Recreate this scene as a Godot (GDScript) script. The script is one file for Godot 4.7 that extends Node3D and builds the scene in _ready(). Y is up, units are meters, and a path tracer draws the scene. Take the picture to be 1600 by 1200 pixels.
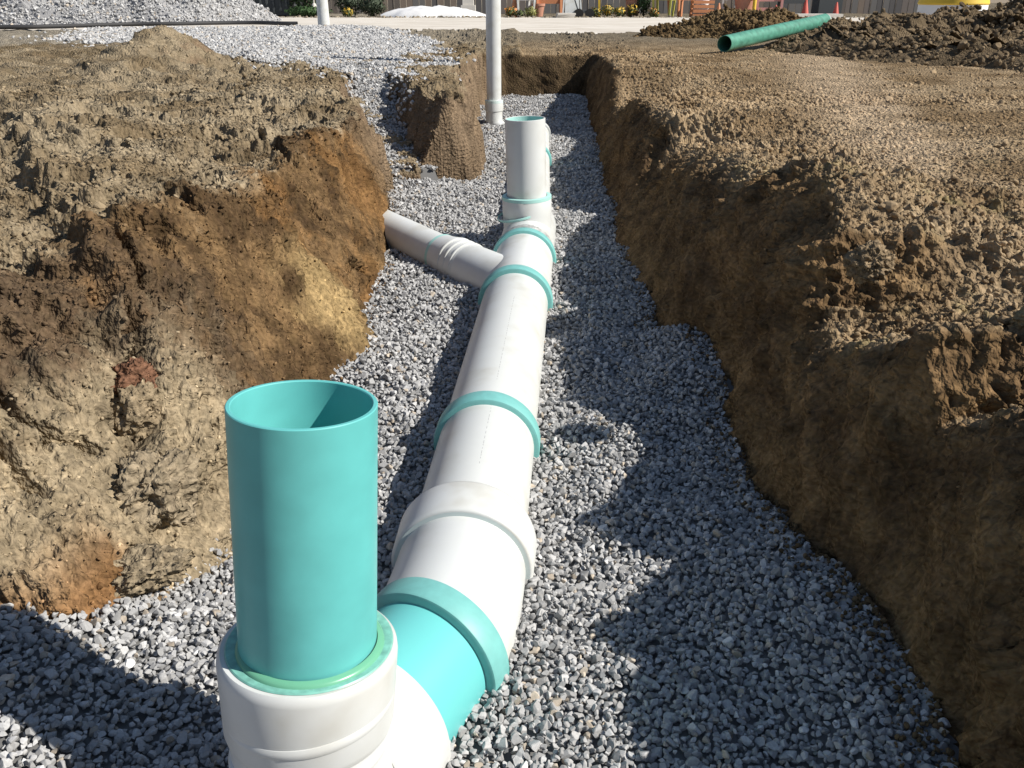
extends Node3D
# World: y up, metres. The trench runs along -Z; f below means distance along -Z. y = 0 is the axis of the sewer main.

var rng := RandomNumberGenerator.new()
var M := {}
var n_big := FastNoiseLite.new()
var n_mid := FastNoiseLite.new()
var n_cell := FastNoiseLite.new()
var n_fine := FastNoiseLite.new()
var n_tint := FastNoiseLite.new()
var n_streak := FastNoiseLite.new()
var names := {}

const G := 0.40     # level of the ground beside the trench

# ------------------------------------------------------------------ helpers
func V(x: float, y: float, f: float) -> Vector3:
	return Vector3(x, y, -f)

func numbered(called: String) -> String:
	if not names.has(called):
		names[called] = 0
		return called
	names[called] += 1
	return "%s_%03d" % [called, names[called]]

func tag(o: Node, label: String, category: String, group := "", kind := "") -> void:
	if label: o.set_meta("label", label)
	if category: o.set_meta("category", category)
	if group: o.set_meta("group", group)
	if kind: o.set_meta("kind", kind)

func thing(called: String, label: String, category: String, at := Vector3.ZERO, group := "") -> Node3D:
	var o := Node3D.new()
	o.name = numbered(called)
	add_child(o)
	o.position = at
	tag(o, label, category, group)
	return o

func part(called: String, mesh: Mesh, m: Material, parent: Node) -> MeshInstance3D:
	var o := MeshInstance3D.new()
	o.mesh = mesh
	o.material_override = m
	o.name = numbered(called) if parent == self else called
	parent.add_child(o, true)
	return o

func lin(r: float, g: float, b: float) -> Color:
	return Color(r, g, b).linear_to_srgb()

func mat(r: float, g: float, b: float, rough := 0.8) -> StandardMaterial3D:
	var m := StandardMaterial3D.new()
	m.albedo_color = lin(r, g, b)
	m.roughness = rough
	return m

func noise_tex(freq: float, octaves: int, lo: float, hi: float, seed_: int, type := FastNoiseLite.TYPE_SIMPLEX_SMOOTH, size := 512) -> NoiseTexture2D:
	var n := FastNoiseLite.new()
	n.noise_type = type
	n.frequency = freq
	n.fractal_octaves = octaves
	n.seed = seed_
	if type == FastNoiseLite.TYPE_CELLULAR:
		n.cellular_return_type = FastNoiseLite.RETURN_DISTANCE
	var t := NoiseTexture2D.new()
	t.width = size; t.height = size
	t.seamless = true
	t.noise = n
	var g := Gradient.new()
	g.set_color(0, Color(lo, lo, lo)); g.set_color(1, Color(hi, hi, hi))
	if seed_ == 31 or seed_ == 32:      # plastic: mostly clean, a few dusty smears
		g.set_color(0, Color(0.90, 0.885, 0.85)); g.add_point(0.3, Color(0.965, 0.96, 0.945)); g.add_point(0.5, Color(0.99, 0.99, 0.985))
	t.color_ramp = g
	return t

func triplanar(m: StandardMaterial3D, per_metre: float) -> void:
	m.uv1_triplanar = true
	m.uv1_world_triplanar = true
	m.uv1_scale = Vector3.ONE * per_metre

# rings: [centre, direction, radius]; a surface of revolution swept along a path, sharp where the profile turns by more than 40 degrees
func sweep(rings: Array, n := 56, origin := Vector3.ZERO) -> ArrayMesh:
	var verts := PackedVector3Array(); var norms := PackedVector3Array(); var uvs := PackedVector2Array(); var idx := PackedInt32Array()
	var segn := []
	for i in rings.size() - 1:
		var d: Vector3 = (rings[i][1] + rings[i + 1][1]).normalized()
		var ds: float = (rings[i + 1][0] - rings[i][0]).dot(d)
		var dr: float = rings[i + 1][2] - rings[i][2]
		segn.append(Vector2(ds, -dr).normalized())
	var s := 0.0
	for i in rings.size() - 1:
		var nn := [segn[i], segn[i]]
		if i > 0 and segn[i].dot(segn[i - 1]) > 0.766: nn[0] = (segn[i] + segn[i - 1]).normalized()
		if i < segn.size() - 1 and segn[i].dot(segn[i + 1]) > 0.766: nn[1] = (segn[i] + segn[i + 1]).normalized()
		var b := verts.size()
		var step: float = rings[i][0].distance_to(rings[i + 1][0]) + absf(rings[i + 1][2] - rings[i][2])
		for k in 2:
			var rg = rings[i + k]
			var d: Vector3 = rg[1]
			var ref := Vector3.UP if absf(d.y) < 0.8 else Vector3.BACK
			var u := ref.cross(d).normalized()
			var v := d.cross(u)
			for j in n + 1:
				var a := TAU * j / n
				var rad := u * cos(a) + v * sin(a)
				verts.append(rg[0] + rad * rg[2] - origin)
				norms.append((rad * nn[k].x + d * nn[k].y).normalized())
				uvs.append(Vector2(j / float(n), s + step * k))
		s += step
		for j in n:
			var p := b + j; var q := b + n + 1 + j
			for t in [[p, q, p + 1], [p + 1, q, q + 1]]:
				var c := (verts[t[1]] - verts[t[0]]).cross(verts[t[2]] - verts[t[0]])
				if c.dot(norms[t[0]] + norms[t[1]] + norms[t[2]]) > 0:
					idx.append(t[0]); idx.append(t[2]); idx.append(t[1])
				else:
					idx.append(t[0]); idx.append(t[1]); idx.append(t[2])
	return arrays_mesh(verts, norms, uvs, PackedColorArray(), idx)

func arrays_mesh(verts, norms, uvs, cols, idx) -> ArrayMesh:
	var a := []
	a.resize(Mesh.ARRAY_MAX)
	a[Mesh.ARRAY_VERTEX] = verts
	a[Mesh.ARRAY_NORMAL] = norms
	if uvs.size(): a[Mesh.ARRAY_TEX_UV] = uvs
	if cols.size(): a[Mesh.ARRAY_COLOR] = cols
	if idx.size(): a[Mesh.ARRAY_INDEX] = idx
	var m := ArrayMesh.new()
	m.add_surface_from_arrays(Mesh.PRIMITIVE_TRIANGLES, a)
	return m

# straight profile: axis point a, direction d, list of [s, r]
func along(a: Vector3, d: Vector3, prof: Array) -> Array:
	var o := []
	for p in prof:
		o.append([a + d * p[0], d, p[1]])
	return o

func tube_prof(l: float, r: float, t: float, s0 := 0.0) -> Array:   # hollow, open at both ends, with small chamfers
	return [[s0 + 0.02, r - t], [s0 + 0.0, r - t], [s0, r], [s0 + l - 0.001, r], [s0 + l, r - 0.001], [s0 + l, r - t + 0.001], [s0 + l - 0.001, r - t], [s0 + 0.02, r - t]]

func ring_prof(s0: float, s1: float, r: float, ri: float, b := 0.004) -> Array:     # solid band with rounded shoulders
	return [[s0, ri], [s0, r - b], [s0 + b * 0.3, r - b * 0.3], [s0 + b, r], [s1 - b, r], [s1 - b * 0.3, r - b * 0.3], [s1, r - b], [s1, ri]]

func wound(vs: PackedVector3Array, ns: PackedVector3Array, ix: PackedInt32Array) -> PackedInt32Array:     # front faces clockwise
	for t in range(0, ix.size(), 3):
		var n := (vs[ix[t + 1]] - vs[ix[t]]).cross(vs[ix[t + 2]] - vs[ix[t]])
		if n.dot(ns[ix[t]]) > 0:
			var q := ix[t + 1]; ix[t + 1] = ix[t + 2]; ix[t + 2] = q
	return ix

func box(st: SurfaceTool, xf: Transform3D, size: Vector3) -> void:
	var b := BoxMesh.new(); b.size = size
	st.append_from(b, 0, xf)

func box_mesh(size: Vector3) -> BoxMesh:
	var b := BoxMesh.new(); b.size = size
	return b

# icosphere with s subdivisions
func ico(s: int) -> Array:
	var t := (1.0 + sqrt(5.0)) / 2.0
	var v := [Vector3(-1, t, 0), Vector3(1, t, 0), Vector3(-1, -t, 0), Vector3(1, -t, 0), Vector3(0, -1, t), Vector3(0, 1, t), Vector3(0, -1, -t), Vector3(0, 1, -t), Vector3(t, 0, -1), Vector3(t, 0, 1), Vector3(-t, 0, -1), Vector3(-t, 0, 1)]
	for i in v.size(): v[i] = v[i].normalized()
	var f := [[0, 11, 5], [0, 5, 1], [0, 1, 7], [0, 7, 10], [0, 10, 11], [1, 5, 9], [5, 11, 4], [11, 10, 2], [10, 7, 6], [7, 1, 8], [3, 9, 4], [3, 4, 2], [3, 2, 6], [3, 6, 8], [3, 8, 9], [4, 9, 5], [2, 4, 11], [6, 2, 10], [8, 6, 7], [9, 8, 1]]
	for k in s:
		var mid := {}
		var g := []
		for tri in f:
			var m := []
			for e in 3:
				var a: int = tri[e]; var b: int = tri[(e + 1) % 3]
				var key := mini(a, b) * 100000 + maxi(a, b)
				if not mid.has(key):
					mid[key] = v.size()
					v.append(((v[a] + v[b]) * 0.5).normalized())
				m.append(mid[key])
			g.append([tri[0], m[0], m[2]]); g.append([tri[1], m[1], m[0]]); g.append([tri[2], m[2], m[1]]); g.append([m[0], m[1], m[2]])
		f = g
	return [v, f]

func faceted(v: Array, f: Array) -> ArrayMesh:
	var verts := PackedVector3Array(); var norms := PackedVector3Array()
	for t in f:
		var a: Vector3 = v[t[0]]; var b: Vector3 = v[t[1]]; var c: Vector3 = v[t[2]]
		var n := (b - a).cross(c - a)
		if n.length() < 1e-9: continue
		n = n.normalized()
		if n.dot(a + b + c) < 0:
			n = -n
			var q := b; b = c; c = q
		verts.append(a); verts.append(c); verts.append(b)
		for i in 3: norms.append(n)
	return arrays_mesh(verts, norms, PackedVector2Array(), PackedColorArray(), PackedInt32Array())

# a crushed stone: a ball cut by random planes
func stone(sub: int, cuts: int, lo: float, hi: float, jitter := 0.0) -> ArrayMesh:
	var g := ico(sub)
	var v: Array = g[0]
	for i in cuts:
		var n := Vector3(rng.randfn(), rng.randfn(), rng.randfn()).normalized()
		var d := rng.randf_range(lo, hi)
		for k in v.size():
			var e: float = v[k].dot(n) - d
			if e > 0: v[k] -= n * e
	var sc := Vector3(rng.randf_range(0.95, 1.25), rng.randf_range(0.65, 0.9), rng.randf_range(0.8, 1.0))
	for k in v.size():
		v[k] = v[k] * sc * (1.0 + jitter * rng.randf_range(-1, 1))
	return faceted(v, g[1])

func multi(called: String, mesh: Mesh, m: Material, xfs: Array, cols: Array, parent: Node) -> MultiMeshInstance3D:
	var mm := MultiMesh.new()
	mm.transform_format = MultiMesh.TRANSFORM_3D
	mm.use_colors = true
	mm.mesh = mesh
	mm.instance_count = xfs.size()
	for i in xfs.size():
		mm.set_instance_transform(i, xfs[i])
		mm.set_instance_color(i, cols[i])
	var o := MultiMeshInstance3D.new()
	o.multimesh = mm
	o.material_override = m
	o.name = called
	o.set_meta("kind", "stuff")
	parent.add_child(o, true)
	return o

func rand_basis(size: float) -> Basis:
	return Basis(Vector3(rng.randfn(), rng.randfn(), rng.randfn()).normalized(), rng.randf() * TAU).scaled(Vector3.ONE * size)

# scatter a list of [pos, size, colour] over some mesh variants
func scatter(called: String, items: Array, meshes: Array, m: Material, parent: Node) -> void:
	var k := meshes.size()
	var xs := []; var cs := []
	for i in k: xs.append([]); cs.append([])
	for it in items:
		var w := rng.randi() % k
		xs[w].append(Transform3D(rand_basis(it[1]), it[0] - parent.position))
		cs[w].append(it[2])
	for i in k:
		if xs[i].size(): multi(called, meshes[i], m, xs[i], cs[i], parent)

func table(t: Array, f: float) -> float:
	if f <= t[0][0]: return t[0][1]
	for i in t.size() - 1:
		if f < t[i + 1][0]:
			var u: float = (f - t[i][0]) / (t[i + 1][0] - t[i][0])
			return lerpf(t[i][1], t[i + 1][1], u * u * (3 - 2 * u) if t[i].size() > 2 else u)
	return t[-1][1]

# ------------------------------------------------------------------ shape of the ground
const XL := [[0.1, -1.5], [0.88, -1.5], [0.95, -1.1], [1.0, -0.76], [1.04, -0.61], [1.17, -0.605], [1.39, -0.556], [2.07, -0.51], [2.33, -0.45], [2.6, -0.495], [3.2, -0.495], [3.5, -0.50], [4.0, -0.57], [4.25, -0.61], [4.42, -0.63], [4.5, -0.62], [4.62, -0.48], [4.76, -0.26], [4.95, -0.22], [6.2, -0.29], [7.0, -0.325], [7.6, -0.29], [8.4, -0.22], [8.7, 0.0]]
const WL := [[0.1, 0.4], [0.95, 0.75], [1.4, 0.56], [1.7, 0.54], [2.0, 0.45], [2.23, 0.34], [2.6, 0.32], [3.2, 0.3], [3.7, 0.16], [4.2, 0.14], [4.7, 0.12], [6.0, 0.13], [8.0, 0.16]]
const XR := [[0.1, 0.50], [0.8, 0.544], [0.88, 0.569], [1.1, 0.553], [1.28, 0.524], [1.58, 0.50], [1.93, 0.531], [2.2, 0.545], [2.34, 0.49], [2.46, 0.43], [2.62, 0.46], [3.2, 0.47], [4.22, 0.508], [5.5, 0.569], [8.3, 0.70], [8.8, 0.66]]
const WR := [[0.1, 0.26], [1.1, 0.18], [1.5, 0.15], [2.0, 0.24], [2.5, 0.32], [3.3, 0.28], [3.8, 0.27], [5.0, 0.2], [6.8, 0.15], [8.6, 0.15]]
const BUMP := [[0.1, 0.03], [0.79, 0.05], [0.95, 0.09], [1.06, 0.02], [1.18, -0.08], [1.26, 0.04], [1.34, -0.01], [1.42, -0.045], [1.58, -0.125], [1.69, -0.08], [1.8, 0.06], [1.94, 0.1], [2.09, 0.13], [2.33, 0.12], [2.49, 0.01], [2.61, 0.03], [2.84, 0.04], [3.47, -0.04], [3.8, -0.13], [4.02, 0.02], [5.0, 0.0], [5.66, -0.12], [6.11, -0.2], [6.46, 0.03], [7.26, 0.04], [8.06, 0.0]]
var lut := []          # per row: xl, wl, xr, wr, bump

func row_lut(f: float) -> Array:
	return [table(XL, f), table(WL, f), table(XR, f), table(WR, f), table(BUMP, f)]

const CH0 := Vector2(-0.63, 4.55)
const CH1 := Vector2(-1.05, 6.6)
func chute(x: float, f: float) -> Vector2:         # distance from the chute's middle, and 0..1 along it
	var p := Vector2(x, f) - CH0
	var d := CH1 - CH0
	var u := clampf(p.dot(d) / d.length_squared(), 0, 1)
	return Vector2((p - d * u).length(), u)

func prof(t: float) -> float:
	if t <= 0.0: return maxf(-0.45, t * 1.6)
	if t >= 1.0: return 1.0
	return 1.0 - pow(1.0 - t, 1.9)

# x, f, row table -> [height, wallness 0..1, side]
func dirt_base(x: float, f: float, L: Array) -> float:
	if x < -0.05 and f > 3.9 and f < 9.0:
		var k := smoothstep(3.9, 4.4, f) * smoothstep(9.0, 7.5, f)
		x += k * 0.11 * n_big.get_noise_2d(x * 0.8 + 4.0, f * 0.8)
	var t := maxf((x - L[2]) / L[3], (L[0] - x) / L[1])
	t = maxf(t, (f - 8.6) / 0.22)
	var top := G
	if x > 0.2 and f < 9.5:
		var e: float = x - L[2] - L[3]
		top += L[4] * exp(-maxf(0.0, e - 0.05) * 2.4) * (1.0 if e > 0 else 1.0)
		top += 0.06 * smoothstep(0.2, 2.0, e) * smoothstep(6.0, 2.0, f)
	elif x < -0.3 and f < 7.0:
		var e: float = L[0] - L[1] - x
		top += 0.05 * smoothstep(0.0, 1.2, e) * smoothstep(5.5, 2.0, f)
		top += 0.05 * exp(-pow((x + 1.15) / 0.5, 2.0) - pow((f - 4.6) / 0.9, 2.0))
		top += 0.27 * exp(-pow((x + 2.55) / 0.33, 2.0) - pow((f - 6.7) / 0.9, 2.0))      # the low hump at the back of the left bank
	var h := top * prof(t)
	if f > 4.2 and f < 7.4 and x < -0.2 and x > -1.9:      # the gully that gravel has slid down
		var c := chute(x, f)
		h = minf(h, 0.05 + 0.37 * c.y + maxf(0.0, c.x - 0.10) * 1.9 + maxf(0.0, c.y - 0.9) * 1.5)
	return h

func gravel_y(x: float, f: float) -> float:
	var y := -0.012 + 0.022 * n_big.get_noise_2d(x * 0.7 + 30.0, f * 0.7) + 0.012 * n_mid.get_noise_2d(x * 0.6, f * 0.6 + 9.0)
	y += 0.12 * smoothstep(-0.42, -0.85, x) * smoothstep(1.35, 0.9, f)
	y += 0.06 * smoothstep(0.28, 0.5, x) * smoothstep(1.8, 2.2, f) * smoothstep(2.45, 2.3, f)
	y += 0.05 * smoothstep(0.30, 0.52, x) * smoothstep(1.5, 1.1, f)
	y += 0.05 * smoothstep(7.2, 8.6, f)
	y += 0.035 * smoothstep(-0.25, -0.5, x) * smoothstep(3.4, 4.3, f)
	if f > 3.9 and x < -0.4:
		var c := chute(x, f)
		if c.x < 0.4: y = maxf(y, 0.105 + c.y * 0.37 - c.x * (0.12 if c.y > 0.0 else 0.9))
	return y

# ------------------------------------------------------------------ the sheet of soil
var cols := PackedFloat32Array()
var rows := PackedFloat32Array()
var pos := PackedVector3Array()
var nor := PackedVector3Array()
var tint := PackedColorArray()
var zone := PackedFloat32Array()      # 0 flat .. 1 wall

const CRACKS := [
	[0.05, 0.012, [[-0.97, 1.944], [-0.835, 1.744], [-0.78, 1.68]]],
	[0.075, 0.016, [[-0.814, 1.626], [-0.775, 1.56], [-0.749, 1.509], [-0.715, 1.455], [-0.693, 1.418]]],
	[0.07, 0.014, [[-0.676, 1.349], [-0.665, 1.325], [-0.629, 1.322]]],
	[0.05, 0.010, [[-0.90, 1.33], [-0.852, 1.3], [-0.796, 1.286], [-0.737, 1.322]]],
	[0.05, 0.013, [[-1.071, 3.632], [-0.744, 2.863], [-0.64, 2.723], [-0.546, 2.7], [-0.51, 2.841]]],
	[0.05, 0.02, [[-1.16, 2.2], [-1.13, 2.29], [-1.095, 2.392]]],
	[0.045, 0.011, [[-0.85, 1.23], [-0.832, 1.216], [-0.774, 1.189]]],
	[0.05, 0.012, [[-0.645, 1.19], [-0.614, 1.207]]],
	[0.04, 0.02, [[-1.02, 2.62], [-1.0, 2.72]]],
]

# the near lobe of the left bank has slipped: it stands proud of the line of the main crack
func slip(x: float, f: float) -> float:
	var a := Vector2(-1.30, 2.36); var b := Vector2(-0.60, 1.25)
	var d := (b - a).normalized()
	var p := Vector2(x, f) - a
	var side := p.cross(d) + 0.05 * n_big.get_noise_2d(x * 1.5, f * 1.5) + 0.03 * n_mid.get_noise_2d(x, f)
	return smoothstep(0.012, -0.012, side) * smoothstep(-0.75, -0.05, side)

func crack(x: float, f: float) -> float:
	var out := 0.0
	var p := Vector2(x, f)
	var wob := 0.014 * n_mid.get_noise_2d(x * 2.0, f * 2.0)
	for c in CRACKS:
		var l: Array = c[2]
		for i in l.size() - 1:
			var a := Vector2(l[i][0], l[i][1]); var b := Vector2(l[i + 1][0], l[i + 1][1])
			if x < minf(a.x, b.x) - 0.06 or x > maxf(a.x, b.x) + 0.06 or f < minf(a.y, b.y) - 0.06 or f > maxf(a.y, b.y) + 0.06: continue
			var u := clampf((p - a).dot(b - a) / (b - a).length_squared(), 0, 1)
			var dd := (p - a - (b - a) * u).length() + wob
			out = maxf(out, c[0] * smoothstep(c[1], c[1] * 0.25, dd))
	return out

func soil_colour(p: Vector3, x: float, f: float, wall: float, L: Array) -> Color:
	var a := n_tint.get_noise_3d(x, p.y, f)
	var b := n_tint.get_noise_3d(x * 3.1 + 40.0, p.y * 3.1, f * 3.1)
	var grit := 0.7 * n_mid.get_noise_3d(x * 1.7, p.y * 1.7, f * 1.7) + 0.6 * n_fine.get_noise_3d(x * 0.8, p.y * 0.8, f * 0.8)
	a += 0.35 * grit
	b += 0.45 * grit
	var c := Color(0.27, 0.215, 0.15)
	if x > 0.1:
		var topc := Color(0.30, 0.21, 0.12).lerp(Color(0.48, 0.36, 0.225), clampf(0.5 + a * 1.3, 0, 1))
		var track := smoothstep(0.32, 0.0, absf(x - (0.55 + 0.27 * f + 0.15 * a)) / (0.5 + 0.18 * f)) * smoothstep(2.0, 3.2, f)
		topc = topc.lerp(Color(0.60, 0.46, 0.31), track * 0.9)
		topc = topc.lerp(Color(0.21, 0.18, 0.085), clampf(b * 1.6 - 0.3, 0, 0.7) * smoothstep(3.6, 2.0, f))
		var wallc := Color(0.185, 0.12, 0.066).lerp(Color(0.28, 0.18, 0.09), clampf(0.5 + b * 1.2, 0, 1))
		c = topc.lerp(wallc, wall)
	else:
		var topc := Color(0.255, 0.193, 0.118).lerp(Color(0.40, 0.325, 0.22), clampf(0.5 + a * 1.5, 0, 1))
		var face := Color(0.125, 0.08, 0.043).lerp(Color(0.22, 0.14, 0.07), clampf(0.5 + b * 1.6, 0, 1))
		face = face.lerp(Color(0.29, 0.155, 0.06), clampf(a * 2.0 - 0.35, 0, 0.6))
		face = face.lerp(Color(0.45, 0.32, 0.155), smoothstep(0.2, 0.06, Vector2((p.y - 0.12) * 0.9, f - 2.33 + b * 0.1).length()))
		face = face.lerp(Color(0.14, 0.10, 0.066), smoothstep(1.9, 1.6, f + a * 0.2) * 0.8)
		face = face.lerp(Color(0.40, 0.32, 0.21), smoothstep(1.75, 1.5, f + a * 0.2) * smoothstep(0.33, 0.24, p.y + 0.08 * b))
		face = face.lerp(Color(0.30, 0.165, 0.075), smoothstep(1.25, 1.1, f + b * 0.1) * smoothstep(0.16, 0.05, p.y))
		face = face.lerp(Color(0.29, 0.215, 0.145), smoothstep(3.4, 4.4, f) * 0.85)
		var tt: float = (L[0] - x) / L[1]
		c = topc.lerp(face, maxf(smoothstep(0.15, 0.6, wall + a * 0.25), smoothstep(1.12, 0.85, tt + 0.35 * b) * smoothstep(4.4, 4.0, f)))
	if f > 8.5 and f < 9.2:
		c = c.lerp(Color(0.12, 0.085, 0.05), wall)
	if f > 9.0:
		c = c.lerp(Color(0.30, 0.25, 0.18), smoothstep(9.0, 12.5, f))
		c = c.lerp(Color(0.43, 0.38, 0.30), smoothstep(0.5, -2.5, x) * smoothstep(9.0, 10.5, f + 2.0 * a))
	var k := 1.18 + 0.35 * b + (0.5 * n_mid.get_noise_3d(x * 1.5, p.y * 1.5 + 7.0, f * 1.5) + 0.4 * n_fine.get_noise_3d(x, p.y + 3.0, f)) * lerpf(0.5, 1.0, wall)
	return Color(c.r * k, c.g * k, c.b * k)

func build_soil() -> void:
	var x := -42.0
	while x < 42.0:
		cols.append(x)
		var s := 0.0068
		if x < -1.25: s += (-1.25 - x) * 0.017
		elif x > 1.3: s += (x - 1.3) * 0.017
		elif x > -0.2 and x < 0.42: s = 0.03
		x += s
	var f := 0.1
	while f < 62.0:
		rows.append(f)
		var step := maxf(0.0062, 0.0048 * f) * (1.0 if f < 10.0 else 1.0 + (f - 10.0) * 0.12)
		if f > 4.5 and f < 4.98: step = 0.0042
		if f > 8.5 and f < 8.88: step = 0.011
		f += step
	var nc := cols.size(); var nr := rows.size()
	var base := PackedFloat32Array(); base.resize(nc * nr)
	for j in nr:
		f = rows[j]
		var L := row_lut(f)
		lut.append(L)
		for i in nc:
			base[j * nc + i] = dirt_base(cols[i], f, L)
	pos.resize(nc * nr); nor.resize(nc * nr); tint.resize(nc * nr); zone.resize(nc * nr)
	for j in nr:
		f = rows[j]
		var L: Array = lut[j]
		var j0 := maxi(j - 1, 0); var j1 := mini(j + 1, nr - 1)
		for i in nc:
			var k := j * nc + i
			x = cols[i]
			var i0 := maxi(i - 1, 0); var i1 := mini(i + 1, nc - 1)
			var gx := (base[j * nc + i1] - base[j * nc + i0]) / (cols[i1] - cols[i0])
			var gf := (base[j1 * nc + i] - base[j0 * nc + i]) / (rows[j1] - rows[j0])
			var n := Vector3(-gx, 1, gf).normalized()
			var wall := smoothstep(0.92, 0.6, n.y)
			var p := Vector3(x, base[k], -f)
			var d := 0.0
			if f < 14.0 and absf(x) < 9.0:
				var rough := 1.0
				if x > 0.1:
					var e: float = x - L[2] - L[3]
					rough = lerpf(1.1, 0.38, smoothstep(0.2, 0.75, e + 0.35 * n_tint.get_noise_2d(x, f)) * smoothstep(1.5, 2.6, f))
				else:
					rough = 0.85
				d = (0.045 if x < 0.1 else lerpf(0.018, 0.05, wall)) * n_big.get_noise_3d(x, p.y, f)
				var wr: float = lerpf(rough, 0.85 if x > 0.1 else 0.9, wall)
				var m1 := n_tint.get_noise_3d(x * 1.4 + 9.0, p.y, f * 1.4 + 5.0)
				wr *= lerpf(0.45, 1.35, smoothstep(-0.22, 0.28, m1)) * (0.9 if x < 0.1 else 1.1)
				if x < 0.1 and wall < 0.7:      # broken ledges
					var ld := n_mid.get_noise_3d(x * 0.45 + 3.0, p.y, f * 0.8)
					d += 0.035 * smoothstep(-0.02, 0.06, ld) * (1.0 - wall)
				d += (0.038 if x > 0.1 else 0.028) * (absf(n_mid.get_noise_3d(x + 0.3 * m1, p.y, f)) - 0.22) * wr
				d += (0.024 if x > 0.1 or wall > 0.5 else 0.015) * (absf(n_cell.get_noise_3d(x, p.y, f)) - 0.22) * wr * smoothstep(9.0, 3.0, f)
				d += 0.013 * smoothstep(5.0, 2.0, f) * n_fine.get_noise_3d(x, p.y, f) * lerpf(rough, 0.6 if x > 0.1 else 0.9, wall)
				if x < 0.0 and f < 4.0: d += 0.055 * slip(x, f) * smoothstep(0.02, 0.10, p.y) - crack(x, f)
				if wall > 0.1:
					d += 0.020 * wall * smoothstep(4.6, 4.0, f) * n_streak.get_noise_2d((f - p.y * 0.9) * 1.0, p.y * 0.22)
			else:
				d = 0.02 * n_big.get_noise_3d(x * 0.5, p.y, f * 0.5)
			pos[k] = p + n * d
			zone[k] = wall
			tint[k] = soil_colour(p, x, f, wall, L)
	for j in nr:
		var j0 := maxi(j - 1, 0); var j1 := mini(j + 1, nr - 1)
		for i in nc:
			var i0 := maxi(i - 1, 0); var i1 := mini(i + 1, nc - 1)
			nor[j * nc + i] = (pos[j * nc + i1] - pos[j * nc + i0]).cross(pos[j1 * nc + i] - pos[j0 * nc + i]).normalized()
	var cm := 0
	while cols[cm] < 0.1: cm += 1
	var rm := 0
	while rows[rm] < 8.45: rm += 1
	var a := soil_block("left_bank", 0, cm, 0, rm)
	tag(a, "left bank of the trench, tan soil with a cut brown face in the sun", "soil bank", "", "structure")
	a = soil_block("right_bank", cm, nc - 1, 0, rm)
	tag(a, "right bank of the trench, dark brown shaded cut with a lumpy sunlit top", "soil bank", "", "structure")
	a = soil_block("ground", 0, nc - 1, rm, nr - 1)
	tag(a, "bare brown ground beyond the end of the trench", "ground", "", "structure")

func soil_block(called: String, c0: int, c1: int, r0: int, r1: int) -> MeshInstance3D:
	var nc := cols.size()
	var w := c1 - c0 + 1
	var vs := PackedVector3Array(); var ns := PackedVector3Array(); var cs := PackedColorArray(); var ix := PackedInt32Array()
	for j in range(r0, r1 + 1):
		vs.append_array(pos.slice(j * nc + c0, j * nc + c1 + 1))
		ns.append_array(nor.slice(j * nc + c0, j * nc + c1 + 1))
		cs.append_array(tint.slice(j * nc + c0, j * nc + c1 + 1))
	ix.resize((w - 1) * (r1 - r0) * 6)
	var q := 0
	for j in r1 - r0:
		for i in w - 1:
			var k := j * w + i
			ix[q] = k; ix[q + 1] = k + w; ix[q + 2] = k + 1
			ix[q + 3] = k + 1; ix[q + 4] = k + w; ix[q + 5] = k + w + 1
			q += 6
	return part(called, arrays_mesh(vs, ns, PackedVector2Array(), cs, ix), M.soil, self)

func clod(label: String, at: Vector3, size: Vector3, m: Material, c: Color, seed_: float, turn: float) -> void:
	var g := ico(4)
	var v: Array = g[0]
	var vs := PackedVector3Array(); var ns := PackedVector3Array(); var cs := PackedColorArray(); var ix := PackedInt32Array()
	for p in v:
		var q: Vector3 = p + Vector3(seed_, 0, 0)
		var d := 1.0 + 0.45 * n_big.get_noise_3dv(q * 0.35) + 0.35 * (absf(n_mid.get_noise_3dv(q * 0.22)) - 0.2) + 0.22 * (absf(n_cell.get_noise_3dv(q * 0.25)) - 0.2) + 0.05 * n_fine.get_noise_3dv(q * 0.3)
		vs.append(p * d * size)
		ns.append(Vector3.ZERO)
		var k := 1.0 + 0.5 * n_mid.get_noise_3dv(q * 0.3) + 0.4 * n_fine.get_noise_3dv(q * 0.2)
		cs.append(Color(c.r * k, c.g * k, c.b * k))
	for t in g[1]:
		var n := (vs[t[1]] - vs[t[0]]).cross(vs[t[2]] - vs[t[0]])
		if n.dot(vs[t[0]]) < 0: n = -n
		for e in 3: ns[t[e]] += n
		ix.append_array([t[0], t[1], t[2]])
	for i in ns.size(): ns[i] = ns[i].normalized()
	var o := part("clod", arrays_mesh(vs, ns, PackedVector2Array(), cs, wound(vs, ns, ix)), m, self)
	o.position = at
	o.rotation.y = turn
	tag(o, label, "soil clod")

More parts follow.
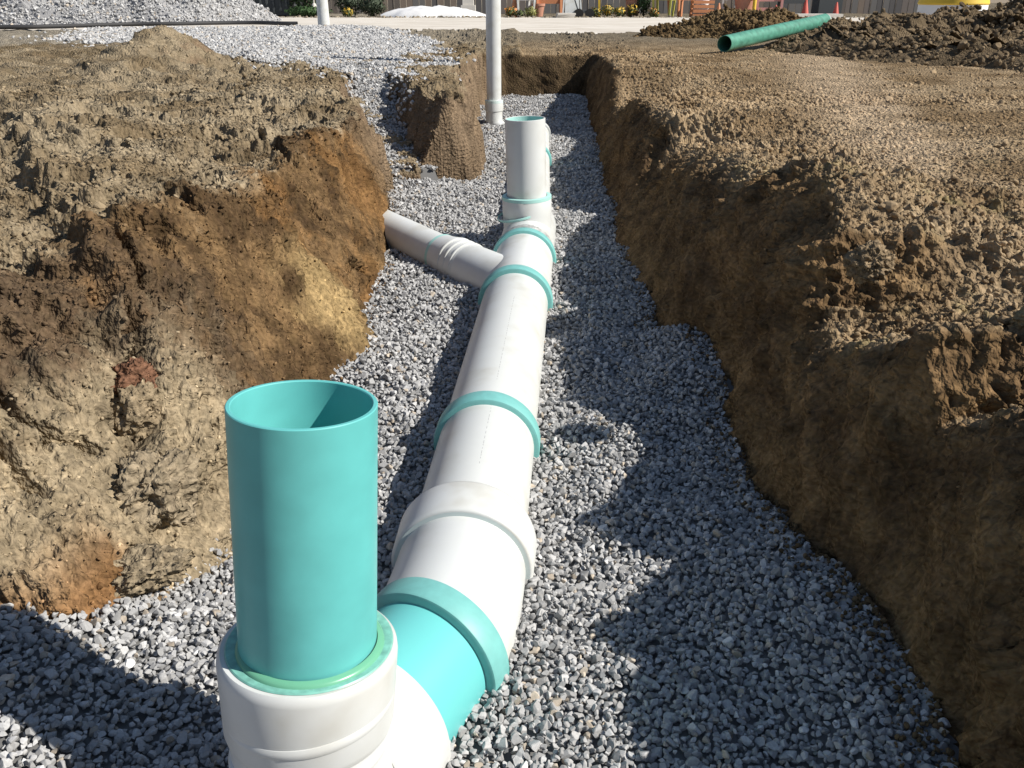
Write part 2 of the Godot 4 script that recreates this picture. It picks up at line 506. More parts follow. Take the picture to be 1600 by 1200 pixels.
func clods_on_banks() -> void:
	clod("reddish brown stone-like clod wedged in the long crack of the left bank", V(-0.725, 0.245, 1.49), Vector3(0.042, 0.038, 0.032), M.soil, Color(0.30, 0.16, 0.10), 1.0, 0.4)
	clod("pale cracked clod just below the reddish one on the left bank", V(-0.71, 0.195, 1.45), Vector3(0.05, 0.055, 0.04), M.soil, Color(0.42, 0.33, 0.215), 5.0, 0.8)
	clod("big pale clod low on the left bank beside the teal upright pipe", V(-0.64, 0.10, 1.32), Vector3(0.075, 0.07, 0.055), M.soil, Color(0.45, 0.365, 0.25), 9.0, 1.2)
	clod("tan ledge clod at the foot of the left bank over the gravel", V(-0.62, 0.045, 1.165), Vector3(0.07, 0.03, 0.045), M.soil, Color(0.42, 0.34, 0.23), 13.0, 0.3)
	clod("pale yellowish clod at the right edge on the right bank", V(0.86, 0.45, 1.27), Vector3(0.055, 0.035, 0.045), M.soil, Color(0.50, 0.39, 0.22), 17.0, 0.5)
	clod("brown clod on the right bank's edge where its sunlit top begins", V(0.70, 0.44, 1.62), Vector3(0.045, 0.035, 0.04), M.soil, Color(0.36, 0.27, 0.17), 21.0, 2.0)

func soil_crumbs() -> void:
	var meshes := []
	for i in 5: meshes.append(stone(1, 5, 0.6, 0.9, 0.10))
	var nc := cols.size(); var nr := rows.size()
	var left := []; var right := []
	var tries := 0
	while left.size() + right.size() < 110000 and tries < 900000:
		tries += 1
		var j := rng.randi() % nr; var i := rng.randi() % nc
		var x := cols[i]; var f := rows[j]
		if f > 9.0 or absf(x) > 0.9 * f + 0.5 or f < 0.35: continue
		if x > -0.4 and x < 0.44: continue
		var k := j * nc + i
		var wall := zone[k]
		if rng.randf() < wall * (0.72 if x > 0 else 0.2): continue
		if x > 0 and rng.randf() < 0.55 * smoothstep(0.5, 0.0, absf(x - (0.6 + 0.27 * f)) / (0.5 + 0.18 * f)) * smoothstep(1.8, 3.0, f): continue
		var u := rng.randf()
		var s := 0.0022 + 0.006 * pow(u, 4.0)
		if u > 0.998: s = rng.randf_range(0.009, 0.016)
		if x < 0: s *= 0.8
		s *= (1.0 - 0.35 * wall) * clampf(0.6 + f * 0.22, 0.8, 1.7)
		var c := tint[k]
		var m := rng.randf_range(0.9, 1.15) if wall < 0.5 or x > 0 else rng.randf_range(0.6, 1.6)
		(left if x < 0 else right).append([pos[k] + nor[k] * s * 0.1 + Vector3(rng.randf_range(-0.005, 0.005), 0, rng.randf_range(-0.005, 0.005)), s, Color(c.r * m, c.g * m, c.b * m) * 0.66])
	for i in 3000:
		var f := 0.6 + 5.5 * pow(rng.randf(), 1.5)
		var L := row_lut(f)
		var lf := rng.randf() < 0.4 and f > 1.35
		var off := 0.07 * pow(rng.randf(), 2.0) - 0.012
		var x: float = (L[0] + off) if lf else (L[2] - off)
		var c := Color(0.17, 0.115, 0.065) if lf else Color(0.13, 0.09, 0.05)
		var m := rng.randf_range(0.7, 1.3)
		(left if lf else right).append([V(x, gravel_y(x, f) + 0.004, f), 0.0016 + 0.004 * pow(rng.randf(), 3.0), Color(c.r * m, c.g * m, c.b * m)])
	var o := thing("soil_crumbs", "loose crumbs and small clods of dry soil on the left bank", "soil crumbs"); o.set_meta("kind", "stuff")
	scatter("crumb", left, meshes, M.crumb, o)
	o = thing("soil_crumbs", "loose crumbs and small clods of brown soil on the right bank", "soil crumbs"); o.set_meta("kind", "stuff")
	scatter("crumb", right, meshes, M.crumb, o)

# ------------------------------------------------------------------ gravel
var stones := []

func stone_colour() -> Color:
	var g := rng.randf_range(0.33, 0.58)
	var c := Color(g * 1.0, g, g * 1.0)
	var u := rng.randf()
	if u < 0.05: c = Color(g * 1.15, g * 1.0, g * 0.82)
	elif u < 0.11: c = c * 0.7
	elif u > 0.93: c = c * 1.35
	return c

func trench_gravel() -> void:
	var o := thing("trench_gravel", "grey crushed stone bedding along the trench floor around the pipes", "gravel")
	o.set_meta("kind", "stuff")
	var x0 := -1.7; var x1 := 0.95; var st := 0.025
	var nx := int((x1 - x0) / st) + 1; var nf := int((9.1 - 0.1) / st) + 1
	var vs := PackedVector3Array(); var ns := PackedVector3Array(); var ix := PackedInt32Array()
	for j in nf:
		for i in nx:
			vs.append(V(x0 + i * st, gravel_y(x0 + i * st, 0.1 + j * st) - 0.012, 0.1 + j * st))
			ns.append(Vector3.UP)
	for j in nf - 1:
		for i in nx - 1:
			# leave the sheet out where it lies well under the soil
			var k := j * nx + i
			ix.append_array([k, k + nx, k + 1, k + 1, k + nx, k + nx + 1])
	part("gravel_bed", arrays_mesh(vs, ns, PackedVector2Array(), PackedColorArray(), ix), M.gravel_bed, o).set_meta("kind", "stuff")
	var items := []
	var f := 0.25
	while f < 8.95:
		var sp := clampf(0.0079 + 0.0017 * (f - 1.0), 0.0079, 0.0185)
		var L := row_lut(f)
		var x := -1.65
		while x < 0.92:
			var px := x + rng.randf_range(-0.6, 0.6) * sp
			var pf := f + rng.randf_range(-0.6, 0.6) * sp
			var y := gravel_y(px, pf)
			if dirt_base(px, pf, L) < y + 0.02 and absf(px) < 0.75 * pf + 0.35:
				var s := rng.randf_range(0.0045, 0.0088) if rng.randf() < 0.88 else rng.randf_range(0.0085, 0.0125)
				s *= clampf(0.97 + 0.10 * (f - 1.0), 0.97, 1.55)
				items.append([V(px, y + rng.randf_range(-0.010, 0.003), pf), s, stone_colour()])
			x += sp
		f += sp
	scatter("stones", items, stones, M.stone, o)

const PAD := [[-0.50, 7.15], [-0.66, 6.2], [-0.60, 5.5], [-0.74, 5.0], [-0.92, 5.2], [-1.25, 6.45], [-2.1, 7.3], [-3.4, 9.0], [-5.5, 11.0], [-6.5, 14.6], [-2.9, 14.6], [-1.9, 13.0], [-0.95, 10.2], [-0.6, 8.0]]
func gravel_pad() -> void:
	var poly := PackedVector2Array()
	for p in PAD: poly.append(Vector2(p[0], p[1]))
	var o := thing("gravel_pad", "spread of pale grey gravel on the ground left of the trench end", "gravel", V(-2.5, G, 10))
	o.set_meta("kind", "stuff")
	var items := []
	var f := 4.9
	while f < 14.9:
		var sp := 0.021 + maxf(0.0, f - 6.3) * 0.0035
		var x := -6.8
		var L := row_lut(f)
		while x < -0.3:
			var p := Vector2(x + rng.randf_range(-0.6, 0.6) * sp, f + rng.randf_range(-0.6, 0.6) * sp)
			var w := p + Vector2(n_mid.get_noise_2dv(p * 0.3), n_mid.get_noise_2dv(p * 0.3 + Vector2(50, 0))) * 0.4
			var inside := Geometry2D.is_point_in_polygon(w, poly)
			if inside or (rng.randf() < 0.05 and Geometry2D.is_point_in_polygon(w * Vector2(0.93, 1.0) + Vector2(0, 0.25), poly)):
				var y := dirt_base(p.x, p.y, L) + 0.03 + (0.10 * pad_rise(p) if inside else 0.0)
				items.append([V(p.x, y + rng.randf_range(-0.008, 0.006), p.y), sp * rng.randf_range(0.55, 0.9), stone_colour() * 1.12])
			x += sp
		f += sp
	scatter("stones", items, stones, M.stone, o)
	# the bed under those stones
	var vs := PackedVector3Array(); var ns := PackedVector3Array(); var ix := PackedInt32Array()
	var st := 0.06
	var nx := int(6.6 / st); var nf := int(8.8 / st)
	var ok := []
	for j in nf:
		f = 6.2 + j * st
		var L := row_lut(f)
		for i in nx:
			var p := Vector2(-6.9 + i * st, f)
			var w := p + Vector2(n_mid.get_noise_2dv(p * 0.3), n_mid.get_noise_2dv(p * 0.3 + Vector2(50, 0))) * 0.4
			ok.append(Geometry2D.is_point_in_polygon(w, poly))
			vs.append(V(p.x, dirt_base(p.x, p.y, L) + 0.018 + 0.10 * pad_rise(p), p.y) - o.position)
			ns.append(Vector3.UP)
	for j in nf - 1:
		for i in nx - 1:
			var k := j * nx + i
			if ok[k] and ok[k + 1] and ok[k + nx] and ok[k + nx + 1]:
				ix.append_array([k, k + nx, k + 1, k + 1, k + nx, k + nx + 1])
	part("gravel_bed", arrays_mesh(vs, ns, PackedVector2Array(), PackedColorArray(), ix), M.gravel_bed, o).set_meta("kind", "stuff")

func pad_rise(p: Vector2) -> float:
	return exp(-pow((p.x + 2.4) / 1.3, 2.0) - pow((p.y - 11.0) / 3.2, 2.0))

# a heap: height function over a disc, with noise; returns the thing
func heap(called: String, label: String, cat: String, c: Vector3, rx: float, rz: float, h: float, power: float, rough: float, m: Material, palette: Array, n_stones: int, s0: float, s1: float, meshes: Array, stone_m: Material, seed_: float) -> Node3D:
	var o := thing(called, label, cat, c)
	var nr := 120; var na := 280
	var vs := PackedVector3Array(); var ns := PackedVector3Array(); var cs := PackedColorArray(); var ix := PackedInt32Array()
	for j in nr + 1:
		for i in na:
			var a := TAU * i / na
			var r := pow(j / float(nr), 0.8)
			var e := 1.0 + 0.22 * n_big.get_noise_2d(cos(a) * 0.4 + seed_, sin(a) * 0.4)
			var p := Vector3(cos(a) * r * rx * e, 0, sin(a) * r * rz * e)
			p.y = h * pow(maxf(0.0, 1.0 - r), power) * (1.0 + 0.5 * n_big.get_noise_2d(p.x * 0.35 + seed_, p.z * 0.35)) - 0.06 * r
			var q := p + Vector3(seed_, 0, 0)
			var d := 0.10 * n_big.get_noise_3dv(q * 0.5) + 0.06 * n_mid.get_noise_3dv(q * 0.35) + 0.12 * (absf(n_cell.get_noise_3dv(q * 0.3)) - 0.2) + 0.015 * n_fine.get_noise_3dv(q * 0.4)
			p += Vector3(p.x * 0.3, 1.0, p.z * 0.3).normalized() * d * rough * smoothstep(1.0, 0.8, r)
			vs.append(p)
			var t := clampf(0.5 + 1.1 * n_tint.get_noise_3dv(q * 1.3), 0, 1)
			cs.append(palette[0].lerp(palette[1], t))
	ns.resize(vs.size())
	for j in nr:
		for i in na:
			var k := j * na + i; var k1 := j * na + (i + 1) % na
			ix.append_array([k, k1, k + na, k1, k1 + na, k + na])
	for t in range(0, ix.size(), 3):
		var n := (vs[ix[t + 2]] - vs[ix[t]]).cross(vs[ix[t + 1]] - vs[ix[t]])
		if n.y < 0: n = -n
		for e in 3: ns[ix[t + e]] += n
	for i in ns.size(): ns[i] = ns[i].normalized() if ns[i].length() > 1e-9 else Vector3.UP
	part("heap_body", arrays_mesh(vs, ns, PackedVector2Array(), cs, wound(vs, ns, ix)), m, o)
	var items := []
	for i in n_stones:
		var k := rng.randi() % vs.size()
		var col: Color = cs[k] * rng.randf_range(0.5, 0.95)
		if stone_m == M.stone: col = stone_colour() * 1.15
		items.append([c + vs[k] + Vector3(rng.randf_range(-0.04, 0.04), 0.0, rng.randf_range(-0.04, 0.04)), s0 + (s1 - s0) * pow(rng.randf(), 3.0), col])
	scatter("lumps", items, meshes, stone_m, o)
	return o

# ------------------------------------------------------------------ pipes
func pipes() -> void:
	var R8 := 0.1067
	var up := Vector3.UP
	# --- near riser and its wye
	var rim := V(-0.240, 0.225, 0.787)
	var top := V(-0.224, 0.520, 0.819)
	var rd := (top - rim).normalized()
	var B := V(-0.100, 0.0, 1.06)
	var nd := Vector3(-0.456, 0, 0.890)                    # from the bend towards the near wye
	var far_d := Vector3(0.070, 0, -1).normalized()
	var wb := rim - rd * 0.225
	var w := thing("wye_fitting", "white moulded wye fitting holding the teal upright pipe in the foreground", "pipe fitting", V(wb.x, -0.11, -wb.z))
	var o := w.position
	var hub_l := 0.105
	part("riser_socket", sweep(along(rim, rd, [[-hub_l - 0.012, 0.094], [-hub_l - 0.004, 0.099], [-hub_l + 0.004, 0.1012], [-0.012, 0.1045], [-0.004, 0.1035], [0.0, 0.100], [0.0, 0.0815], [-0.07, 0.0802]]), 112, o), M.white, w)
	var erings := []
	var q0 := rim - rd * 0.09; var q1 := B + nd * 0.27
	for i in 25:
		var t := i / 24.0
		var q := q0 * (1 - t) * (1 - t) + wb * 2 * t * (1 - t) + q1 * t * t
		erings.append([q, ((wb - q0) * (1 - t) + (q1 - wb) * t).normalized(), lerpf(0.0965, 0.113, smoothstep(0.2, 0.9, t))])
	part("sweep_body", sweep(erings, 112, o), M.white, w)
	for k in 3:
		var fr := Vector3([0.45, 0.15, 0.4][k], 0, 0.9).normalized()
		var td := (rd + Vector3(-0.10 - 0.03 * k, 0, 0.02)).normalized()
		part("rib", sweep(along(rim - rd * [0.072, 0.135, 0.178][k] + fr * [0.0035, 0.0055, 0.0065][k], td, ring_prof(-0.008, 0.008, [0.1015, 0.0972, 0.0985][k], 0.08, 0.0055)), 112, o), M.white, w)
	part("main_barrel", sweep(along(B + nd * 0.19, nd, [[0.0, 0.10], [0.0, 0.116], [0.006, 0.121], [0.075, 0.123], [0.09, 0.119], [0.10, 0.112], [0.10, 0.10]]), 112, o), M.white, w)
	part("primer_ring", sweep(along(rim + Vector3(0.0018, 0, -0.001), rd, [[0.0003, 0.0970], [0.0018, 0.0955], [0.0022, 0.090], [0.0015, 0.0842], [-0.01, 0.0835]]), 96, o), M.primer, w)
	part("glue_bead", sweep(along(rim + Vector3(0.0035, 0.0, 0.0035), rd, [[0.0, 0.0860], [0.0042, 0.0850], [0.0065, 0.0825], [0.0075, 0.0775]]), 96, o), M.glue, w)
	var rs := thing("upright_pipe", "teal open-topped upright pipe standing in the nearest white fitting", "pipe", rim - rd * 0.06)
	part("pipe_wall", sweep(along(rim - rd * 0.06, rd, tube_prof(0.36, 0.0795, 0.0055)), 112, rs.position), M.teal, rs)
	# --- connector
	var c := thing("connector_pipe", "short glossy teal pipe piece between the near wye and the white bend", "pipe", B + nd * 0.26)
	part("pipe_wall", sweep(along(B + nd * 0.26, -nd, tube_prof(0.25, R8, 0.006)), 96, c.position), M.teal_gloss, c)
	# --- bend: teal gasket, curved body, white collar
	var b := thing("bend_fitting", "white curved bend with a teal gasket ring and thick white collar", "pipe fitting", V(-0.1, -0.11, 1.15))
	var bo := b.position
	part("gasket_ring", sweep(along(B + nd * 0.03, nd, ring_prof(-0.005, 0.042, 0.1235, 0.100, 0.006)), 96, bo), M.teal_ring, b)
	var rings := []
	var p0 := B + nd * 0.05; var p1 := B + far_d * 0.20
	for i in 15:
		var t := i / 14.0
		var q := p0 * (1 - t) * (1 - t) + B * 2 * t * (1 - t) + p1 * t * t
		var d := ((B - p0) * (1 - t) + (p1 - B) * t).normalized()
		rings.append([q, d, 0.1125 + 0.0015 * sin(t * PI)])
	part("bend_body", sweep(rings, 96, bo), M.white, b)
	part("collar", sweep(along(B, far_d, [[0.165, 0.100], [0.165, 0.121], [0.167, 0.1245], [0.172, 0.1265], [0.248, 0.1285], [0.256, 0.1265], [0.262, 0.120], [0.275, 0.111], [0.275, 0.100]]), 96, bo), M.white, b)
	part("seal", sweep(along(B, far_d, [[0.163, 0.106], [0.1635, 0.1205]]), 96, bo), M.pale_seal, b)
	# --- main pipe, two lengths with a teal coupling ring
	var a0 := B
	var s := thing("sewer_pipe", "short white sewer pipe length between the thick collar and the teal ring", "pipe", B + far_d * 0.45 - up * R8)
	part("pipe_wall", sweep(along(B, far_d, [[0.27, R8], [0.67, R8]]), 96, s.position), M.white_old, s)
	print_line(s, B, far_d, 0.36, 0.63, R8)
	var s2 := thing("sewer_pipe", "long white sewer pipe running from its teal ring to the far wye", "pipe", B + far_d * 1.15 - up * R8)
	part("pipe_wall", sweep(along(B, far_d, [[0.62, R8], [1.66, R8]]), 96, s2.position), M.white_old, s2)
	part("coupling_ring", sweep(along(B, far_d, ring_prof(0.61, 0.66, 0.1195, 0.1, 0.006)), 96, s2.position), M.teal_ring, s2)
	print_line(s2, B, far_d, 0.75, 1.35, R8)
	# --- far wye with its branch
	var wy := thing("wye_fitting", "white wye fitting between two teal rings with a branch to the left", "pipe fitting", B + far_d * 1.85 - up * 0.115)
	part("barrel", sweep(along(B, far_d, [[1.60, 0.110], [2.2, 0.110]]), 80, wy.position), M.white, wy)
	part("gasket_ring", sweep(along(B, far_d, ring_prof(1.575, 1.625, 0.1225, 0.1, 0.006)), 80, wy.position), M.teal_ring, wy)
	part("gasket_ring", sweep(along(B, far_d, ring_prof(2.06, 2.11, 0.1225, 0.1, 0.006)), 80, wy.position), M.teal_ring, wy)
	var bj := B + far_d * 1.72
	var bd := Vector3(-0.60, 0.035, -0.80).normalized()
	part("branch", sweep(along(bj, bd, [[0.0, 0.092], [0.12, 0.092], [0.20, 0.090], [0.33, 0.086]]), 72, wy.position), M.white, wy)
	# --- lateral
	var lt := thing("lateral_pipe", "thin white branch pipe slanting into the left bank", "pipe", bj + bd * 0.7 - up * 0.07)
	part("reducer", sweep(along(bj, bd, [[0.28, 0.07], [0.28, 0.0855], [0.285, 0.088], [0.40, 0.0875], [0.44, 0.081], [0.47, 0.079], [0.47, 0.05]]), 72, lt.position), M.white, lt)
	for k in 3:
		var td := (bd + Vector3(0.06, 0.0, -0.05)).normalized()
		part("rib", sweep(along(bj + bd * (0.30 + 0.036 * k) + Vector3(0.0, 0.006, 0.003), td, ring_prof(-0.006, 0.006, 0.0875, 0.06, 0.005)), 72, lt.position), M.white, lt)
	part("primer_band", sweep(along(bj, bd, [[0.462, 0.0795], [0.478, 0.0795], [0.480, 0.06]]), 72, lt.position), M.teal_pale, lt)
	part("pipe_wall", sweep(along(bj, bd, [[0.40, 0.073], [1.25, 0.073]]), 72, lt.position), M.white, lt)
	# --- far tee with riser
	var tc := B + far_d * 2.36
	var te := thing("tee_fitting", "white tee fitting stained by teal primer under the farther upright pipe", "pipe fitting", tc - up * 0.115)
	part("barrel", sweep(along(tc, far_d, [[-0.26, 0.110], [0.24, 0.110], [0.27, 0.086]]), 80, te.position), M.white, te)
	var hd := Vector3(-0.03, 1, 0.0).normalized()
	part("riser_socket", sweep(along(tc, hd, [[0.0, 0.097], [0.105, 0.097], [0.115, 0.0985], [0.183, 0.0985], [0.187, 0.096], [0.187, 0.08]]), 80, te.position), M.white, te)
	part("primer_ring", sweep(along(tc, hd, [[0.176, 0.0992], [0.188, 0.0985], [0.1895, 0.095], [0.1895, 0.082]]), 80, te.position), M.teal_pale, te)
	part("primer_smear", sweep(along(tc + Vector3(0.002, 0, 0.0), (hd + Vector3(-0.22, 0, 0.05)).normalized(), [[0.118, 0.0965], [0.120, 0.0988], [0.126, 0.0988], [0.128, 0.0965]]), 80, te.position), M.teal_pale, te)
	var ur := thing("upright_pipe", "white open-topped upright pipe in the middle of the trench", "pipe", tc + hd * 0.10)
	part("pipe_wall", sweep(along(tc + hd * 0.10, hd, tube_prof(0.385, 0.0785, 0.0055)), 88, ur.position), M.white, ur)
	part("inner_lining", sweep(along(tc + hd * 0.10, hd, [[0.3835, 0.0727], [0.1, 0.0726]]), 88, ur.position), M.teal_pale, ur)
	# --- main continuing behind the upright pipe, to an upturned elbow
	var e0 := tc + far_d * 0.26
	var e1 := V(0.175, 0.02, 6.15)
	var ed := (e1 - e0).normalized()
	var mp := thing("sewer_pipe", "white sewer pipe continuing behind the farther upright pipe", "pipe", e0.lerp(e1, 0.5) - up * 0.08)
	part("pipe_wall", sweep(along(e0, ed, [[0.0, 0.085], [(e1 - e0).length(), 0.085]]), 64, mp.position), M.white, mp)
	part("coupling_ring", sweep(along(e0, ed, ring_prof(1.5, 1.56, 0.098, 0.08, 0.005)), 64, mp.position), M.teal_ring, mp)
	var el := thing("elbow_fitting", "white rounded elbow end on the gravel behind the middle upright pipe", "pipe fitting", e1 - up * 0.1)
	rings = [[e1 - ed * 0.02, ed, 0.085], [e1 - ed * 0.02, ed, 0.097], [e1 + ed * 0.06, ed, 0.097]]
	for i in 8:
		var a := (PI / 2) * i / 7.0
		rings.append([e1 + ed * (0.06 + 0.10 * sin(a)) - up * 0.10 * (1 - cos(a)), (ed * cos(a) - up * sin(a)).normalized(), 0.09])
	part("elbow_body", sweep(rings, 64, el.position), M.white, el)
	# --- tall upright at the end
	var tb := V(-0.142, -0.02, 7.05)
	var tl := thing("tall_upright_pipe", "tall thin white pipe standing upright near the end of the trench", "pipe", tb)
	part("pipe_wall", sweep(along(tb, up, tube_prof(1.55, 0.0575, 0.005, 0.0)), 64, tb), M.white, tl)
	part("base_coupling", sweep(along(tb, up, [[-0.05, 0.066], [0.095, 0.066], [0.10, 0.0715], [0.17, 0.0715], [0.178, 0.07], [0.178, 0.057]]), 64, tb), M.white, tl)
	part("primer_band", sweep(along(tb, up, [[0.160, 0.0718], [0.1795, 0.0718], [0.1795, 0.058]]), 64, tb), M.teal_faint, tl)
	part("base_elbow", sweep([[tb + up * 0.03, up, 0.066], [tb - up * 0.01 + Vector3(0.02, 0, 0.03), (up + Vector3(-0.4, 0, -0.6)).normalized(), 0.066], [tb - up * 0.07 + Vector3(0.09, 0, 0.12), Vector3(-0.6, 0.1, -0.8).normalized(), 0.066], [tb - up * 0.08 + Vector3(0.2, 0, 0.26), Vector3(-0.6, 0.1, -0.8).normalized(), 0.064]], 64, tb), M.white, tl)
	# --- far cleanout with red cap
	var cb := V(-2.83, G + 0.0, 13.9)
	var co := thing("cleanout_pipe", "short white pipe with a red cap standing in the far gravel spread", "pipe", cb)
	part("pipe_wall", sweep(along(cb - up * 0.1, up, [[0.0, 0.09], [0.62, 0.085]]), 48, cb), M.white, co)
	part("cap", sweep(along(cb, up, [[0.50, 0.086], [0.50, 0.096], [0.60, 0.096], [0.61, 0.09], [0.62, 0.0]]), 48, cb), M.red_cap, co)
	# --- loose green pipe on the right
	var g0 := V(2.03, G + 0.09, 8.75); var g1 := V(3.68, G + 0.24, 10.9)
	var gd := (g1 - g0).normalized()
	var gp := thing("loose_pipe", "weathered green pipe length lying on the dirt at the foot of the far heaps", "pipe", g0.lerp(g1, 0.5))
	part("pipe_wall", sweep(along(g0, gd, tube_prof((g1 - g0).length(), 0.074, 0.005)), 64, gp.position), M.green_pipe, gp)
	part("bevelled_end", sweep(along(g1, gd, [[-0.001, 0.0735], [0.03, 0.068], [0.03, 0.06]]), 48, gp.position), M.pale_seal, gp)

# faint row of printed dashes along the top of a pipe
func print_line(parent: Node3D, a: Vector3, d: Vector3, s0: float, s1: float, r: float) -> void:
	var side := Vector3.UP.cross(d).normalized()
	var st := SurfaceTool.new(); st.begin(Mesh.PRIMITIVE_TRIANGLES)
	var s := s0
	while s < s1:
		var l := rng.randf_range(0.003, 0.012)
		var ang := -0.12
		var rad := Vector3.UP * cos(ang) + side * sin(ang)
		var bs := Basis(rad.cross(d).normalized(), rad, d)
		st.append_from(box_mesh(Vector3(0.0012, 0.0003, l)), 0, Transform3D(bs, a + d * s + rad * (r + 0.0001) - parent.position))
		s += l + rng.randf_range(0.004, 0.013)
	part("print_marks", st.commit(), M.print, parent)

# ------------------------------------------------------------------ far side of the road
func bx(u: float, f: float) -> float:     # design helper: across-distance at depth f for a bearing u
	return (u - 800.0) / 1330.0 * (0.909 * f + 0.2)

func leafy(c: Vector3, r: Vector3, n: int, leaf: float, seed_: int) -> ArrayMesh:
	var st := SurfaceTool.new(); st.begin(Mesh.PRIMITIVE_TRIANGLES)
	var g := RandomNumberGenerator.new(); g.seed = seed_
	for i in n:
		var d := Vector3(g.randfn(), g.randfn(), g.randfn()).normalized()
		var lump := 1.0 + 0.25 * n_big.get_noise_3d(d.x + seed_, d.y, d.z)
		var p := c + d * r * pow(g.randf(), 0.4) * lump
		if p.y < 0.02: p.y = 0.02 + g.randf() * 0.05
		var a := Vector3(g.randfn(), g.randfn(), g.randfn()).normalized()
		var b := a.cross(d).normalized()
		var k := g.randf_range(0.6, 1.3) * leaf
		var nn := (d + a * 0.4).normalized()
		st.set_normal(nn)
		st.add_vertex(p + a * k); st.add_vertex(p + b * k * 0.45); st.add_vertex(p - a * k)
		st.add_vertex(p + a * k); st.add_vertex(p - a * k); st.add_vertex(p - b * k * 0.45)
	return st.commit()

func shrub(label: String, cat: String, at: Vector3, r: Vector3, m: Material, n: int, leaf: float, seed_: int, group := "", flower: Material = null) -> void:
	var o := thing("shrub", label, cat, at, group)
	part("foliage", leafy(Vector3(0, r.y * 1.05, 0), r, n, leaf, seed_), m, o)
	part("stem", sweep(along(Vector3.ZERO, Vector3.UP, [[-0.05, 0.03], [r.y, 0.015]]), 8), M.bark, o)
	if flower: part("blossom", leafy(Vector3(0, r.y * 1.25, 0), r * Vector3(1.0, 0.95, 1.0), int(n * 0.35), leaf * 1.1, seed_ + 5), flower, o)

func cone(label: String, at: Vector3, h: float, m: Material) -> void:
	var o := thing("traffic_cone", label, "traffic cone", at, "cones along the far side of the road")
	part("base", box_mesh(Vector3(h * 0.62, 0.03, h * 0.62)), m, o).position.y = 0.015
	part("cone_body", sweep(along(Vector3.ZERO, Vector3.UP, [[0.03, h * 0.24], [h * 0.98, h * 0.05], [h, h * 0.03], [h, 0.0]]), 20), m, o)
	part("band", sweep(along(Vector3.ZERO, Vector3.UP, [[h * 0.45, h * 0.15], [h * 0.65, h * 0.112]]), 20), M.white, o)

func slab(called: String, size: Vector3, at: Vector3, m: Material, o: Node, rot := Vector3.ZERO) -> MeshInstance3D:
	var p := part(called, box_mesh(size), m, o)
	p.position = at
	p.rotation = rot
	return p

func chair(label: String, at: Vector3, turn: float, m: Material) -> void:
	var o := thing("garden_chair", label, "chair", at, "chairs standing across the road")
	slab("seat", Vector3(0.46, 0.04, 0.44), Vector3(0, 0.42, 0), m, o)
	slab("backrest", Vector3(0.46, 0.44, 0.035), Vector3(0, 0.66, -0.23), m, o, Vector3(-0.15, 0, 0))
	for s in [[-1, -1], [1, -1], [-1, 1], [1, 1]]:
		slab("leg", Vector3(0.045, 0.43, 0.045), Vector3(0.2 * s[0], 0.2, 0.19 * s[1]), m, o, Vector3(0.08 * s[1], 0, -0.08 * s[0]))
	o.rotation.y = turn

func pot(label: String, at: Vector3, r: float, h: float, m: Material) -> void:
	var o := thing("flower_pot", label, "flower pot", at, "")
	part("pot_body", sweep(along(Vector3.ZERO, Vector3.UP, [[0.0, 0.0], [0.0, r * 0.68], [h * 0.85, r * 0.95]]), 24), m, o)
	part("pot_rim", sweep(along(Vector3.ZERO, Vector3.UP, [[h * 0.82, r * 0.9], [h * 0.82, r * 1.04], [h, r * 1.06], [h, r * 0.9], [h * 0.9, r * 0.85], [h * 0.9, 0.0]]), 24), m, o)

func trestle(label: String, at: Vector3, w: float, m: Material) -> void:
	var o := thing("trestle", label, "trestle", at)
	slab("top_beam", Vector3(w, 0.12, 0.06), Vector3(0, 0.72, 0), m, o)
	slab("lower_beam", Vector3(w * 0.9, 0.09, 0.03), Vector3(0, 0.36, 0.1), m, o)
	for s in [[-1, -1], [1, -1], [-1, 1], [1, 1]]:
		slab("leg", Vector3(0.06, 0.78, 0.05), Vector3(w * 0.42 * s[0], 0.36, 0.13 * s[1]), m, o, Vector3(-0.32 * s[1], 0, 0))

